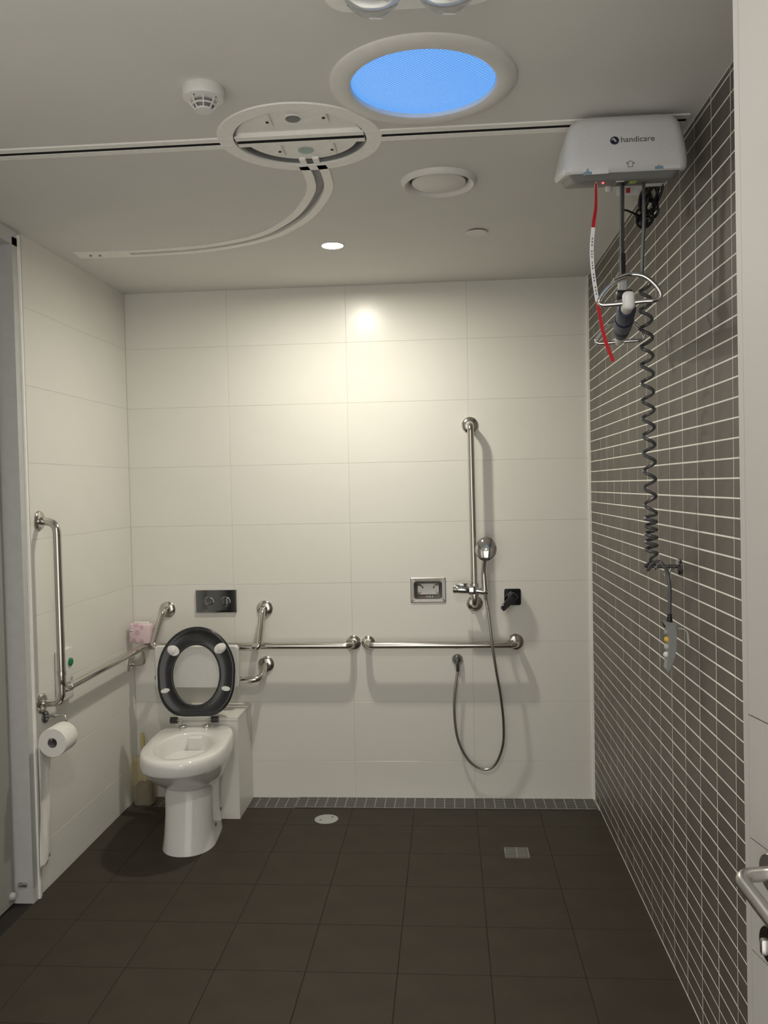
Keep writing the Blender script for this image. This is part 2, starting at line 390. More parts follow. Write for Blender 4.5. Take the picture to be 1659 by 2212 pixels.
tag(t2, 'thin white strip in the corner between mosaic and white tiles', 'corner trim', kind='structure')
# grey door
d1 = thing('door_1', 'grey flush door set back in the side wall', 'door', (XL-0.06, 2.6, 0), kind='structure')
MB().box(XL-0.105, XL-0.062, 2.105, 3.098, 0.012, 2.500).build('door_leaf', 'door_grey', d1, False)
ds = thing('door_stop', 'small clear bumper and metal catch low on the grey door edge', 'door stop', (XL-0.05, 3.09, 0.03))
MB().lathe([(0.016, 0), (0.016, 0.008), (0.011, 0.016), (0.004, 0.018)], (XL-0.062, 3.075, 0.045), (1, 0, 0), 16).build('bumper', 'lgrey_plastic', ds)
MB().rbox((XL-0.030, 3.106, 0.075), (0.030, 0.010, 0.014), 0.002).cyl((XL-0.045, 3.100, 0.078), (XL-0.030, 3.100, 0.078), 0.007).build('catch', 'satin', ds)
# entrance door, standing open
DA = math.radians(10.8); dd = V(-math.sin(DA), math.cos(DA), 0); dn = V(-dd.y, dd.x, 0)   # along the leaf, and its visible face normal
E0 = V(0.402, 1.202, 0)                                                                # free edge on the visible face
def dp(s, n, z): return E0-dd*s+dn*n+V(-0.0065*(z-1.15), 0, z)                                        # s metres back from the free edge
d2 = thing('door_2', 'pale entrance door standing open beside the mosaic wall', 'door', tuple(dp(0.92, 0, 0)), kind='structure')
def slab(s0, s1, n0, n1, z0, z1):
    m = MB(); m.loft([[dp(s0, n0, z), dp(s1, n0, z), dp(s1, n1, z), dp(s0, n1, z)] for z in (z0, z1)]); return m
slab(0.0, 0.92, -0.042, -0.003, 0.010, 2.455).build('door_leaf', 'door_white', d2, False)
slab(0.0, 0.013, -0.003, 0.0, 0.010, 2.455).build('edge_strip', 'door_white', d2, False)
zl = [0.010, 0.20, 0.38, 0.56, 0.74, 0.922, 1.078, 1.248, 2.455]
for a in range(len(zl)-1):
    slab(0.0135, 0.92, -0.003, 0.0, zl[a]+(0.001 if a else 0), zl[a+1]-0.001).build('panel', 'door_white', d2, False)
c0 = dp(0.074, 0, 1.056)
lv = MB().lathe([(0.026, 0), (0.026, 0.006), (0.024, 0.009), (0.010, 0.009)], c0, dn, 28)
lv.build('rose', 'satin', d2)
pth = fillet([c0+dn*0.008, c0+dn*0.052, c0+dn*0.052-dd*0.125-V(0, 0, 0.030)], 0.020, 8)
MB().tube(pth, 0.0095, 18).build('lever_handle', 'satin', d2)
c1 = dp(0.070, 0, 0.958)
MB().lathe([(0.026, 0), (0.026, 0.005), (0.024, 0.008)], c1, dn, 28).build('privacy_rose', 'dchrome', d2)
MB().rbox(tuple(c1+dn*0.014+dd*0.0+V(0, 0, 0)), (0.012, 0.010, 0.022), 0.004).build('thumb_turn', 'satin', d2)

# ------------------------------------------------------------------ ceiling fittings
# turntable
tt = thing('track_turntable', 'round white turntable recessed in the ceiling on the hoist track', 'turntable', tuple(TT))
ring = MB().ringlathe([(0.190, 0.0), (0.190, -0.004), (0.233, -0.004), (0.235, 0.0)], TT).build('rim_ring', 'pvc', tt)
cut(ring, [MB().box(-0.30, 0.30, -0.0365, 0.0365, -0.1, 0.1), MB().box(-0.047, 0.049, 0.1, 0.3, -0.1, 0.1)])
def halfdisc(R, y0, z0, z1, sgn, seg=40):
    a0 = math.asin(y0/R); pts = []
    for k in range(seg+1):
        a = a0+(math.pi-2*a0)*k/seg; pts.append(V(TT.x+R*math.cos(a), TT.y+sgn*R*math.sin(a), 0))
    return MB().prism(pts, (0, 0, z0), (0, 0, z1))
halfdisc(0.187, 0.034, H+0.010, H+0.016, -1).build('half_plate', 'pvc', tt)
halfdisc(0.166, 0.034, H+0.006, H+0.012, 1).build('half_plate', 'pvc', tt)
MB().ringlathe([(0.1875, 0.002), (0.1875, 0.060), (0.182, 0.060), (0.182, 0.002)], TT).build('recess_wall', 'gap_grey', tt)
for sy, z0 in ((-1, H+0.001), (1, H+0.001)):
    MB().box(TT.x-0.184, TT.x+0.184, TT.y+sy*0.010 if sy > 0 else TT.y-0.0335, TT.y+0.0335 if sy > 0 else TT.y-0.010, H-0.003, H+0.030).build('rail_half', 'pvc', tt, False)
    MB().box(TT.x-0.184, TT.x+0.184, TT.y+(0.0086 if sy > 0 else -0.0100), TT.y+(0.0100 if sy > 0 else -0.0086), H-0.0025, H+0.040).build('slot_shade', 'dark', tt, False)  # near-black slot sides, shade painted in so the slot reads dark
for (x, y, zz) in ((-0.474, 2.335, 0.010), (-0.317, 2.325, 0.010), (-0.477, 2.530, 0.006), (-0.322, 2.534, 0.006)):
    br = MB().rbox((x, y, H+zz-0.0035), (0.021, 0.078, 0.007), 0.0015).build('bracket', 'pvc', tt)
    MB().cyl((x, y+0.004, H+zz-0.009), (x, y+0.004, H+zz-0.006), 0.0045, seg=12).build('screw', 'dark', br)
MB().lathe([(0.024, 0), (0.024, -0.002), (0.021, -0.004), (0.020, -0.001)], (-0.402, 2.335, H+0.010)).build('port', 'pvc', tt)
MB().cyl((-0.402, 2.335, H+0.004), (-0.402, 2.335, H+0.007), 0.0185, seg=28).build('port_cap', 'gap_grey', tt)
MB().lathe([(0.023, 0), (0.023, -0.002), (0.020, -0.003)], (-0.402, 2.552, H+0.006)).build('port', 'mint', tt)
for x0, x1 in ((-0.030, -0.011), (0.011, 0.030)):
    MB().box(TT.x+x0, TT.x+x1, TT.y+0.150, TT.y+0.186, H-0.002, H+0.012).build('exit_guide', 'pvc', tt, False)
# straight track
tr = thing('ceiling_track', 'long straight hoist track with dark slot crossing the ceiling', 'track', (0, TY, H))
for x0, x1 in ((XL+0.002, TT.x-0.192), (TT.x+0.192, XR-0.020)):
    for y0, y1 in ((TY-0.036, TY-0.0110), (TY+0.0110, TY+0.036)):
        MB().box(x0, x1, y0, y1, H-0.0045, H).build('rail_strip', 'pvc', tr, False)
    for y0, y1 in ((TY-0.0110, TY-0.0095), (TY+0.0095, TY+0.0110)):
        MB().box(x0, x1, y0, y1, H-0.0020, H+0.045).build('slot_shade', 'dark', tr, False)  # slot shade put into the colour as near-black strips
ct = thing('curved_track', 'curved white hoist track branching from the turntable to the side wall', 'track', tuple(curve[30]))
cv = curve[7:]
band(cv, -0.043, -0.0135, H-0.004, H-0.0002).build('flange', 'pvc', ct, False)
band(cv, 0.0135, 0.043, H-0.004, H-0.0002).build('flange', 'pvc', ct, False)
band(slot, -0.0134, 0.0134, H+0.010, H+0.014).build('slot_liner', 'slot_grey', ct, False)
band(cv[-10:], -0.0135, 0.0135, H-0.004, H-0.0002).build('end_plate', 'pvc', ct, False)
for x, y in ((-1.478, 3.520), (-1.440, 3.525)):
    MB().cyl((x, y, H-0.007), (x, y, H-0.004), 0.0055, seg=14).build('screw', 'bchrome', ct)
# skylight
sk = thing('round_skylight', 'large round ceiling light glowing blue behind a prismatic lens', 'ceiling light', tuple(SKY))
MB().ringlathe([(0.181, 0.004), (0.181, -0.010), (0.188, -0.014), (0.222, -0.012), (0.231, -0.005), (0.232, 0.0)], SKY, seg=72).build('trim_ring', 'trim', sk)
MB().lathe([(0.1795, 0.004), (0.1795, 0.000), (0.15, -0.0015), (0.08, -0.0035), (0.02, -0.0045)], SKY, seg=72).build('diffuser', 'blue', sk)
# vent
ve = thing('exhaust_vent', 'round white exhaust vent with a floating centre disc', 'vent', tuple(VENT))
MB().ringlathe([(0.096, 0.055), (0.098, 0.0), (0.108, -0.014), (0.114, -0.017), (0.119, -0.013), (0.1245, 0.0), (0.0975, 0.002), (0.0965, 0.055)][::-1], VENT).build('outer_ring', 'trim', ve)
MB().lathe([(0.060, 0.010), (0.088, -0.003), (0.0885, -0.007), (0.086, -0.009), (0.02, -0.010)], VENT).build('centre_disc', 'trim', ve)
MB().cyl(VENT+V(0, 0, 0.010), VENT+V(0, 0, 0.085), 0.006).cyl(VENT+V(0, 0, 0.075), VENT+V(0, 0, 0.088), 0.0955, seg=40).build('throat', 'dark', ve)
# downlights
def downlight(pos, lens, label, grp):
    t = thing('downlight', label, 'downlight', tuple(pos), grp)
    MB().ringlathe([(0.0420, 0.003), (0.0430, -0.003), (0.0500, -0.003), (0.0530, 0.0)], pos, seg=40).build('bezel', 'trim', t)
    MB().lathe([(0.0425, 0.002), (0.0425, 0.0005), (0.02, 0.0)], pos, seg=40).build('lens', lens, t)
    return t
GD = 'recessed downlights'
downlight(DL, 'lens', 'small lit recessed downlight in the ceiling near the back wall', GD)
downlight(DL2, 'lens2', 'lit recessed downlight in the ceiling near the entrance doorway', GD)
# sprinkler cover
sp = thing('sprinkler_cover', 'small flat white cover disc hanging just under the ceiling', 'sprinkler', (0.134, 3.425, H))
MB().lathe([(0.036, 0.0), (0.036, -0.004)], (0.134, 3.425, H), seg=36).build('collar', 'dark', sp)
MB().lathe([(0.041, -0.004), (0.042, -0.006), (0.041, -0.008), (0.02, -0.0082)], (0.134, 3.425, H), seg=36).build('cover_plate', 'trim', sp)
# smoke detector
SD = V(-0.588, 2.118, H)
sm = thing('smoke_detector', 'domed white smoke detector with a slotted cage', 'smoke detector', tuple(SD))
MB().lathe([(0.050, 0), (0.052, -0.004), (0.052, -0.022), (0.049, -0.028), (0.036, -0.034), (0.030, -0.034)], SD).build('base', 'white_plastic', sm)
MB().lathe([(0.027, -0.034), (0.019, -0.052)], SD).build('chamber', 'gap_grey', sm)
for k in range(8):
    a = 2*math.pi*k/8+0.25; u = V(math.cos(a), math.sin(a), 0); s = V(-u.y, u.x, 0)
    MB().strip([SD+u*0.036-V(0, 0, .032), SD+u*0.032-V(0, 0, .042), SD+u*0.020-V(0, 0, .055)], 0.0028, 0.0035, s).build('cage_rib', 'white_plastic', sm)
MB().ringlathe([(0.0275, -0.0430), (0.0310, -0.0415), (0.0315, -0.0440), (0.0280, -0.0455)], SD, seg=32).build('cage_ring', 'white_plastic', sm)
MB().lathe([(0.022, -0.0520), (0.021, -0.0555), (0.008, -0.0570)], SD, seg=28).build('cap', 'white_plastic', sm)
for k in (0.9, 2.3, 4.0, 5.4):
    u = V(math.cos(k+3.5), math.sin(k+3.5), 0); MB().cyl(SD+u*0.041-V(0, 0, 0.0300), SD+u*0.0415-V(0, 0, 0.0335), 0.0014, seg=8).build('pin_hole', 'black', sm)
# heat lamp
HL = V(-0.056, 1.608, H)
hp = thing('heat_lamp', 'white square ceiling heat lamp unit with clear round bulbs', 'heat lamp', tuple(HL))
MB().loft([[V(x, y, z) for x, y in rrect(HL.x, HL.y, s, s, 0.05)] for z, s in ((H, 0.352), (H-0.018, 0.350), (H-0.025, 0.338))]).build('face_plate', 'pvc', hp)
for sx in (-1, 1):
    for sy in (-1, 1):
        c = HL+V(sx*0.072, sy*0.072, 0)
        col = MB().ringlathe([(0.055, -0.026), (0.056, -0.034), (0.062, -0.033), (0.066, -0.025)], c, seg=40).build('bulb_collar', 'pvc', hp)
        prof = [(0.062*math.sin(math.radians(a)), -0.024-0.062*math.cos(math.radians(a))) for a in range(178, 0, -8)]
        prof = [(r, h) for r, h in prof if h < -0.023]
        bulb = MB().lathe(prof+[(0.004, -0.086)], c, seg=40).build('bulb', 'glass', hp)
        MB().lathe([(0.059, -0.0285), (0.050, -0.042), (0.030, -0.052), (0.010, -0.055)], c, seg=32).build('reflector', 'silver', bulb)
        MB().rbox(tuple(c+V(0.004, 0.018, -0.0835)), (0.024, 0.010, 0.0012), 0.0003, rot=Matrix.Rotation(0.2, 3, 'Z')@Matrix.Rotation(0.29, 3, 'X')).build('label', 'white_plastic', bulb)
MB().lathe([(0.024, -0.025), (0.026, -0.032), (0.020, -0.044), (0.008, -0.049)], HL, seg=32).build('lamp', 'frost', hp)

# ------------------------------------------------------------------ hoist
HX, HY = 0.486, 2.452
ho = thing('ceiling_hoist', 'silver grey ceiling hoist motor hanging from the track by the mosaic wall', 'hoist', (HX, HY, 2.37))
def hring(z, x0, x1, y0, y1, r, k=0.0, a=0.0): return [V(x, y, z+(y-y0)*k+a*(1-((x-(x0+x1)/2)/((x1-x0)/2))**2)) for x, y in rrect((x0+x1)/2, (y0+y1)/2, x1-x0, y1-y0, r, 6)]
MB().loft([hring(2.392, .332, .646, 2.337, 2.562, .022, .24), hring(2.396, .328, .650, 2.330, 2.568, .024, .24), hring(2.412, .327, .651, 2.322, 2.574, .030, .20), hring(2.440, .329, .650, 2.322, 2.576, .032, .09),
           hring(2.490, .335, .645, 2.332, 2.572, .032), hring(2.518, .341, .640, 2.340, 2.564, .032, 0, .006), hring(2.538, .350, .634, 2.352, 2.552, .035, 0, .010), hring(2.550, .375, .615, 2.375, 2.530, .035, 0, .010)]).build('shell', 'hoist_shell', ho)
MB().loft([hring(2.378, .356, .622, 2.362, 2.540, .02, .25), hring(2.381, .350, .628, 2.354, 2.548, .022, .25), hring(2.396, .342, .637, 2.345, 2.553, .022, .25)]).build('underside', 'grey_plastic', ho)
def zu(y): return 2.378+(y-2.362)*0.25
MB().cyl((HX, HY, 2.548), (HX, HY, H+0.02), 0.005).build('trolley_stem', 'satin', ho)
tl = math.atan2(0.010, 0.050)                                      # lean of the front face
def face(x, z, out=0.001): return V(x, 2.322+(z-2.44)*0.2, z)+V(0, -out, 0)
FR = Matrix.Rotation(math.pi/2-tl, 3, 'X')
def text(body, size, loc, rot, m, parent, ext=0.0003, sx=1.0, name='lettering'):
    c = bpy.data.curves.new(name, 'FONT'); c.body = body; c.size = size; c.extrude = ext; c.align_x = 'LEFT'; c.materials.append(MT[m])
    o = bpy.data.objects.new(name, c); COL.objects.link(o)
    off = V(0, 0, 0); q = parent
    while q is not None: off += q.location; q = q.parent
    o.location = Vector(loc)-off; o.rotation_euler = rot.to_euler(); o.scale = (sx, 1, 1)
    bpy.context.view_layer.update(); me = bpy.data.meshes.new_from_object(o.evaluated_get(bpy.context.evaluated_depsgraph_get()))
    n = bpy.data.objects.new(name, me); n.location = o.location; n.rotation_euler = o.rotation_euler; n.parent = parent
    bpy.data.objects.remove(o); n.name = name; COL.objects.link(n); return n
MB().lathe([(0.0115, 0), (0.0115, 0.001)], face(0.458, 2.472, 0.0005), (0, -math.cos(tl), math.sin(tl)*-1*-1), 28).build('logo_disc', 'logo_blue', ho)
lg = MB()
for k in range(4):
    a = -0.5+k*0.33; q = face(0.458, 2.472, 0.0018)
    lg.tube([q+V(0.009*math.sin(a-0.9), 0, 0.009*math.cos(a-0.9)), q+V(0.004*math.sin(a), -0.0002, 0.002*math.cos(a)), q+V(0.007*math.sin(a+1.2), 0, -0.008*math.cos(a))], 0.0005, 6)
lg.build('logo_lines', 'hoist_shell', ho)
text('handicare', 0.0228, face(0.474, 2.4665, 0.0006), FR, 'ink', ho)
for (x, z, s) in ((0.376, 2.396, 1), (0.562, 2.402, 1)):
    st = MB().rbox((x+0.033, 2.3285, z), (0.066, 0.0012, 0.019), 0.0003, 1, Matrix.Rotation(-0.02, 3, 'Y')).build('sticker', 'tag_white', ho, False)
    MB().rbox((x+0.011, 2.3276, z-0.006), (0.022, 0.001, 0.007), 0.0002, 1).build('sticker_band', 'sticker_blue', st, False)
    text('A', 0.017, (x+0.005, 2.3268, z-0.005), Matrix.Rotation(math.pi/2, 3, 'X'), 'sticker_blue', st)
ar = MB(); q = V(0.497, 2.3205, 2.404)
for a, b in (((-.011, .004), (0, .011)), ((0, .011), (.011, .004)), ((-.011, .004), (-.006, .004)), ((.011, .004), (.006, .004)), ((-.006, .004), (-.006, -.005)), ((.006, .004), (.006, -.005)), ((-.006, -.005), (.006, -.005))):
    ar.tube([q+V(a[0], 0, a[1]), q+V(b[0], 0, b[1])], 0.0006, 6)
ar.build('arrow_mark', 'ink', ho)
MB().lathe([(0.0035, 0), (0.0030, 0.003), (0.001, 0.0035)], (0.437, 2.385, zu(2.385)), (0, -0.5, -1), 14).build('indicator_led', 'led', ho)
MB().rbox((0.492, 2.400, zu(2.40)), (0.030, 0.045, 0.004), 0.001).build('strap_slot', 'black', ho)
MB().rbox((0.480, 2.369, zu(2.369)), (0.022, 0.010, 0.003), 0.0004).build('small_label', 'tag_white', ho)
MB().rbox((0.520, 2.392, zu(2.392)), (0.019, 0.030, 0.003), 0.0004).build('lime_label', 'lime', ho)
MB().lathe([(0.010, 0), (0.010, -0.012), (0.006, -0.018)], (0.478, 2.52, zu(2.52)+0.001)).build('foot_knob', 'white_plastic', ho)
MB().rbox((0.530, 2.52, 2.402), (0.060, 0.0015, 0.024), 0.0003).build('warning_tag', 'tag_white', ho)
MB().rbox((0.532, 2.5188, 2.403), (0.012, 0.001, 0.014), 0.0002).build('tag_print', 'red_print', ho)
MB().rbox((0.600, 2.50, zu(2.50)-0.001), (0.050, 0.030, 0.004), 0.001).build('paper_label', 'tag_white', ho)
# red pull cord with white tag
rc = thing('red_pull_cord', 'red emergency cord with a white printed tag hanging from the hoist', 'cord', (0.41, 2.33, 1.89))
rp_ = [V(0.416, 2.372, 2.379), V(0.412, 2.355, 2.31), V(0.401, 2.332, 2.255), V(0.395, 2.33, 2.188), V(0.398, 2.33, 2.127), V(0.407, 2.33, 2.059), V(0.416, 2.33, 2.003), V(0.428, 2.33, 1.947), V(0.448, 2.33, 1.891)]
S = spline(rp_, 8)
MB().strip(S[:21], [0.005+0.004*min(1, k/12) for k in range(21)], 0.0018, (1, 0, 0)).build('upper_cord', 'red', rc, ang=60)
MB().strip(S[17:42], 0.0100, 0.0026, (1, 0, 0)).build('printed_tag', 'tag_white', rc, ang=60)
pr = MB()
for k in range(19, 39, 1):
    if k % 4 == 3: continue
    a = S[k]*0.8+S[k+1]*0.2+V(0.0003, -0.0015, 0); b = S[k]*0.2+S[k+1]*0.8+V(0.0003, -0.0015, 0)
    pr.strip([a, b], 0.0028, 0.0006, (1, 0, 0))
pr.build('tag_print', 'ink', rc, False)
MB().strip(S[41:], [0.0085+0.0012*k/(len(S)-41) for k in range(len(S)-41)], 0.0020, (1, 0, 0)).build('lower_cord', 'red', rc, ang=60)
MB().tube([V(0.416, 2.372, 2.384), V(0.413, 2.372, 2.368), V(0.4155, 2.371, 2.357), V(0.419, 2.372, 2.368), V(0.417, 2.372, 2.384)], 0.0016, 8).build('cord_loop', 'tag_white', rc)
# lifting strap
ls = thing('lifting_strap', 'dark flat webbing strap from the hoist down to the spreader bar', 'strap', (0.499, 2.452, 2.14))
MB().strip([V(0.4975, 2.430, 2.397), V(0.499, 2.452, 2.25), V(0.500, 2.452, 2.142)], 0.0085, 0.022, (1, 0, 0)).build('webbing', 'blackcord', ls, False)
MB().strip([V(0.5, 2.452, 2.205), V(0.5005, 2.452, 2.140)], 0.012, 0.025, (1, 0, 0)).build('stitched_end', 'black', ls, False)
# spreader bar
SBn, SBf = V(0.466, 2.215, 2.026), V(0.567, 2.850, 2.026); sd = (SBf-SBn).normalized(); sx_ = V(sd.y, -sd.x, 0)
def sb(t): return SBn+(SBf-SBn)*t
sbar = thing('spreader_bar', 'navy and white spreader bar with two chrome loops under the hoist', 'spreader bar', (0.513, 2.53, 2.026))
MB().tube([sb(0.03), sb(0.35), sb(0.65), sb(0.985), sb(1.0)], [0.0150, 0.0160, 0.0160, 0.0150, 0.0115], 24).build('boom', 'white_plastic', sbar)
MB().tube([sb(0.16), sb(0.18), sb(0.34), sb(0.345), sb(0.375), sb(0.38), sb(0.56), sb(0.565), sb(0.60), sb(0.605), sb(0.74), sb(0.76)], [0.021, 0.0250, 0.0250, 0.022, 0.022, 0.0265, 0.0265, 0.0225, 0.0225, 0.0245, 0.0230, 0.020], 28).build('hub', 'navy', sbar)
MB().rbox(tuple(sb(0.0)), (0.031, 0.030, 0.048), 0.012, 4, Matrix.Rotation(-math.atan2(sd.x, sd.y), 3, 'Z')).build('end_cap', 'white_plastic', sbar)
def loop(t):
    c = sb(t); q = []
    for k in range(0, 33):
        a = math.radians(28+152*k/32*1.0)
    P = [(-0.006, 0.052), (-0.030, 0.044), (-0.056, 0.022), (-0.072, -0.002), (-0.066, -0.012), (-0.04, -0.013), (0.0, -0.012), (0.04, -0.011), (0.070, -0.010), (0.078, 0.003), (0.066, 0.026), (0.040, 0.050), (0.010, 0.058), (-0.018, 0.053), (-0.036, 0.046)]
    n = len(P)
    return spline([c+sx_*a+V(0, 0, b+0.008)-sd*(0.010*k/n) for k, (a, b) in enumerate(P)], 6)
MB().tube(loop(0.012), 0.0058, 14).build('sling_loop', 'chrome', sbar)
MB().tube(loop(0.975), 0.0058, 14).build('sling_loop', 'chrome', sbar)
MB().rbox((0.500, 2.452, 2.112), (0.026, 0.030, 0.050), 0.008, 3).build('clip', 'lgrey_plastic', sbar)
MB().rbox((0.503, 2.452, 2.092), (0.046, 0.034, 0.024), 0.006, 2).build('clip_yoke', 'black', sbar)
MB().cyl((0.503, 2.452, 2.045), (0.503, 2.452, 2.090), 0.011).build('pivot', 'chrome', sbar)
# black cable bundle
cb = thing('cable_bundle', 'black cable looped in a bundle behind the hoist', 'cable', (0.60, 2.60, 2.33))
def ell(cx, cy, cz, a, b, tilt, ph=0):
    return [V(cx+a*math.cos(t)*math.cos(tilt)-b*math.sin(t)*math.sin(tilt), cy+0.012*math.sin(t*2+ph), cz+a*math.cos(t)*math.sin(tilt)+b*math.sin(t)*math.cos(tilt)) for t in [2*math.pi*k/28 for k in range(28)]]
for k, (cx, cz, a, b, tl_) in enumerate(((.612, 2.400, .022, .042, -.3), (.603, 2.392, .020, .038, .1), (.620, 2.405, .018, .045, -.5), (.590, 2.352, .016, .026, .25), (.600, 2.345, .018, .022, -.2), (.592, 2.338, .021, .014, .1), (.610, 2.375, .020, .030, .5), (.605, 2.385, .024, .026, .9))):
    MB().tube(ell(cx, 2.600, cz, a, b, tl_, k), 0.0042, 8, closed=True).build('cable_loop', 'black', cb)
MB().tube(spline([(0.597, 2.535, 2.422), (0.606, 2.585, 2.41), (0.600, 2.60, 2.375)], 8), 0.0042, 8).build('cable_lead', 'black', cb)
MB().tube(spline([(0.612, 2.535, 2.422), (0.634, 2.59, 2.425), (0.622, 2.60, 2.385)], 8), 0.0042, 8).build('cable_lead', 'black', cb)
MB().tube(spline([(0.500, 2.455, 2.36), (0.506, 2.475, 2.335), (0.530, 2.53, 2.35), (0.585, 2.60, 2.352)], 8), 0.0030, 8).build('cable_lead', 'black', cb)
MB().ringlathe([(0.008, -.006), (0.012, -.006), (0.012, .006), (0.008, .006)], (0.596, 2.60, 2.362), (0.2, 0, 1), 16).build('cable_tie', 'black', cb)
# handset with coiled cord
hs = thing('hoist_handset', 'grey hand control on a long coiled charcoal cord hung on a hook', 'remote control', (0.625, 2.5, 1.03))
top = V(0.556, 2.432, 2.397)
helix = [top, top+V(0, 0, -0.10), V(0.553, 2.440, 2.20), V(0.551, 2.440, 2.150)]
path = spline(helix, 6)
c_top, c_bot = V(0.560, 2.448, 2.150), V(0.602, 2.585, 1.345)
z = 2.148; ph = math.pi
pitch_tab = lambda z: 0.050 if z > 1.47 else 0.0235
while z > 1.352:
    f = (c_top.z-z)/(c_top.z-c_bot.z); c = c_top.lerp(c_bot, f)
    rr = min(0.0165, 0.008+(2.148-z)*0.35)
    path.append(V(c.x+rr*math.cos(ph), c.y+rr*math.sin(ph), z))
    ph += 2*math.pi/16; z -= pitch_tab(z)/16
def coil_ribbon(pts, name):
    MB().tube(pts, 0.0050, 8).build(name, 'cord', hs)
coil_ribbon(path, 'coiled_cord')
tail = spline([path[-1], (0.602, 2.600, 1.338), (0.612, 2.640, 1.328), (0.604, 2.652, 1.312), (0.602, 2.636, 1.300), (0.610, 2.618, 1.318), (0.622, 2.590, 1.329), (0.634, 2.550, 1.312), (0.638, 2.525, 1.262), (0.633, 2.508, 1.200), (0.631, 2.502, 1.172)], 8)
MB().tube(tail, 0.0056, 10).build('cord_tail', 'cord', hs)
MB().tube([(0.632, 2.503, 1.186), (0.6305, 2.501, 1.163)], [0.006, 0.0085], 14).build('strain_relief', 'black', hs)
prof = [(0.612, 1.166), (0.646, 1.160), (0.646, 1.135), (0.645, 1.095), (0.641, 1.065), (0.634, 1.035), (0.629, 1.024), (0.620, 1.022), (0.616, 1.030), (0.621, 1.060), (0.624, 1.085), (0.625, 1.12), (0.623, 1.145)]
body = MB().prism([V(x, 0, zz) for x, zz in prof], (0, 2.482, 0), (0, 2.520, 0))
bmesh.ops.bevel(body.bm, geom=[e for e in body.bm.edges if abs((e.verts[0].co-e.verts[1].co).y) < 1e-5], offset=0.004, segments=2, affect='EDGES')
body.build('casing', 'handset', hs, ang=30)
for zz, m, xx in ((1.132, 'handset', 0.623), (1.112, 'yellow', 0.6235), (1.090, 'lgrey_plastic', 0.623), (1.068, 'white_plastic', 0.6205)):
    MB().lathe([(0.0085, -0.002), (0.0080, 0.004), (0.005, 0.0075), (0.001, 0.0085)], (xx, 2.500, zz), (-1, 0, 0.1), 18).build('button', m, hs)
MB().rbox((0.6485, 2.501, 1.147), (0.006, 0.014, 0.018), 0.002).build('hook_mount', 'lgrey_plastic', hs)
MB().strip(fillet([(0.650, 2.501, 1.145), (0.680, 2.501, 1.140), (0.684, 2.501, 1.098)], 0.022, 8), 0.010, 0.0035, (0, 1, 0)).build('hanging_hook', 'lgrey_plastic', hs)
# wall hook
wh = thing('wall_hook', 'dark chrome robe hook on the mosaic wall holding the coiled cord', 'hook', (XR, 2.64, 1.307))
MB().lathe([(0.025, 0), (0.025, 0.006), (0.020, 0.011), (0.010, 0.013)], (XR, 2.640, 1.307), (-1, 0, 0), 32).build('rose', 'dchrome', wh)
MB().tube(fillet([(XR-0.010, 2.640, 1.309), (XR-0.060, 2.640, 1.309), (XR-0.108, 2.640, 1.313)], 0.02), 0.0060, 14).build('arm', 'dchrome', wh)
for x in (0.655, 0.625):
    MB().lathe([(0.009, -0.004), (0.011, 0.0), (0.009, 0.004)], (x, 2.640, 1.309), (1, 0, 0), 20).build('collar', 'chrome', wh)
MB().tube([(0.672, 2.640, 1.304), (0.664, 2.640, 1.288), (0.652, 2.640, 1.284)], [0.005, 0.005, 0.006], 12).build('lower_hook', 'chrome', wh)

# ------------------------------------------------------------------ back wall fittings
def flange(p, n, parent, r=0.040, m='steel'):
    MB().lathe([(r, 0), (r, 0.004), (r-0.004, 0.009), (r*0.62, 0.012), (0.020, 0.0135)], p, n, 36).build('flange', m, parent)
NB, NL = V(0, -1, 0), V(1, 0, 0)
RR = 0.0160; OFF = 0.090
# rail one: shower side
g1 = thing('grab_rail', 'short horizontal steel grab rail crossed by the shower hose', 'grab rail', (-0.045, D, 0.787), 'stainless grab rails')
MB().tube(fillet([(-0.410, D-0.010, 0.790), (-0.410, D-OFF, 0.790), (0.322, D-OFF, 0.788), (0.322, D-0.010, 0.788)], 0.045), RR, 18).build('tube', 'steel', g1)
flange((-0.410, D, 0.790), NB, g1, 0.034); flange((0.322, D, 0.788), NB, g1)
# rail two: wraps the corner to the side wall
g2 = thing('grab_rail', 'long steel grab rail turning the corner behind the toilet onto the side wall', 'grab rail', (-1.0, D, 0.79), 'stainless grab rails')
XO = XL+OFF
MB().tube(fillet([(-0.484, D-0.010, 0.790), (-0.484, D-OFF, 0.790), (XO, D-OFF, 0.795), (XO, 3.228, 0.795), (XO, 3.228, 1.452), (XL+0.010, 3.262, 1.462)], [0.045, 0.075, 0.045, 0.075]), RR, 18).build('tube', 'steel', g2)
MB().tube(fillet([(XO, 3.228, 0.860), (XO, 3.228, 0.745), (XL+0.012, 3.235, 0.742)], 0.075), 0.0135, 16).build('lower_bend', 'steel', g2)
MB().cyl((XO, 3.228, 0.856), (XO, 3.228, 0.870), 0.0180).build('joint_collar', 'steel', g2)
MB().cyl((XO, 3.288, 0.795), (XO, 3.302, 0.795), 0.0180).build('joint_collar', 'steel', g2)
MB().tube(fillet([(XO, 4.110, 0.79), (XO+0.006, 4.125, 0.712), (XL+0.012, 4.165, 0.700)], 0.03), 0.0085, 12).build('support_arm', 'steel', g2)
flange((-0.484, D, 0.790), NB, g2, 0.037); flange((XL, 3.262, 1.462), NL, g2); flange((XL, 3.235, 0.742), NL, g2); flange((XL, 4.175, 0.700), NL, g2, 0.038)
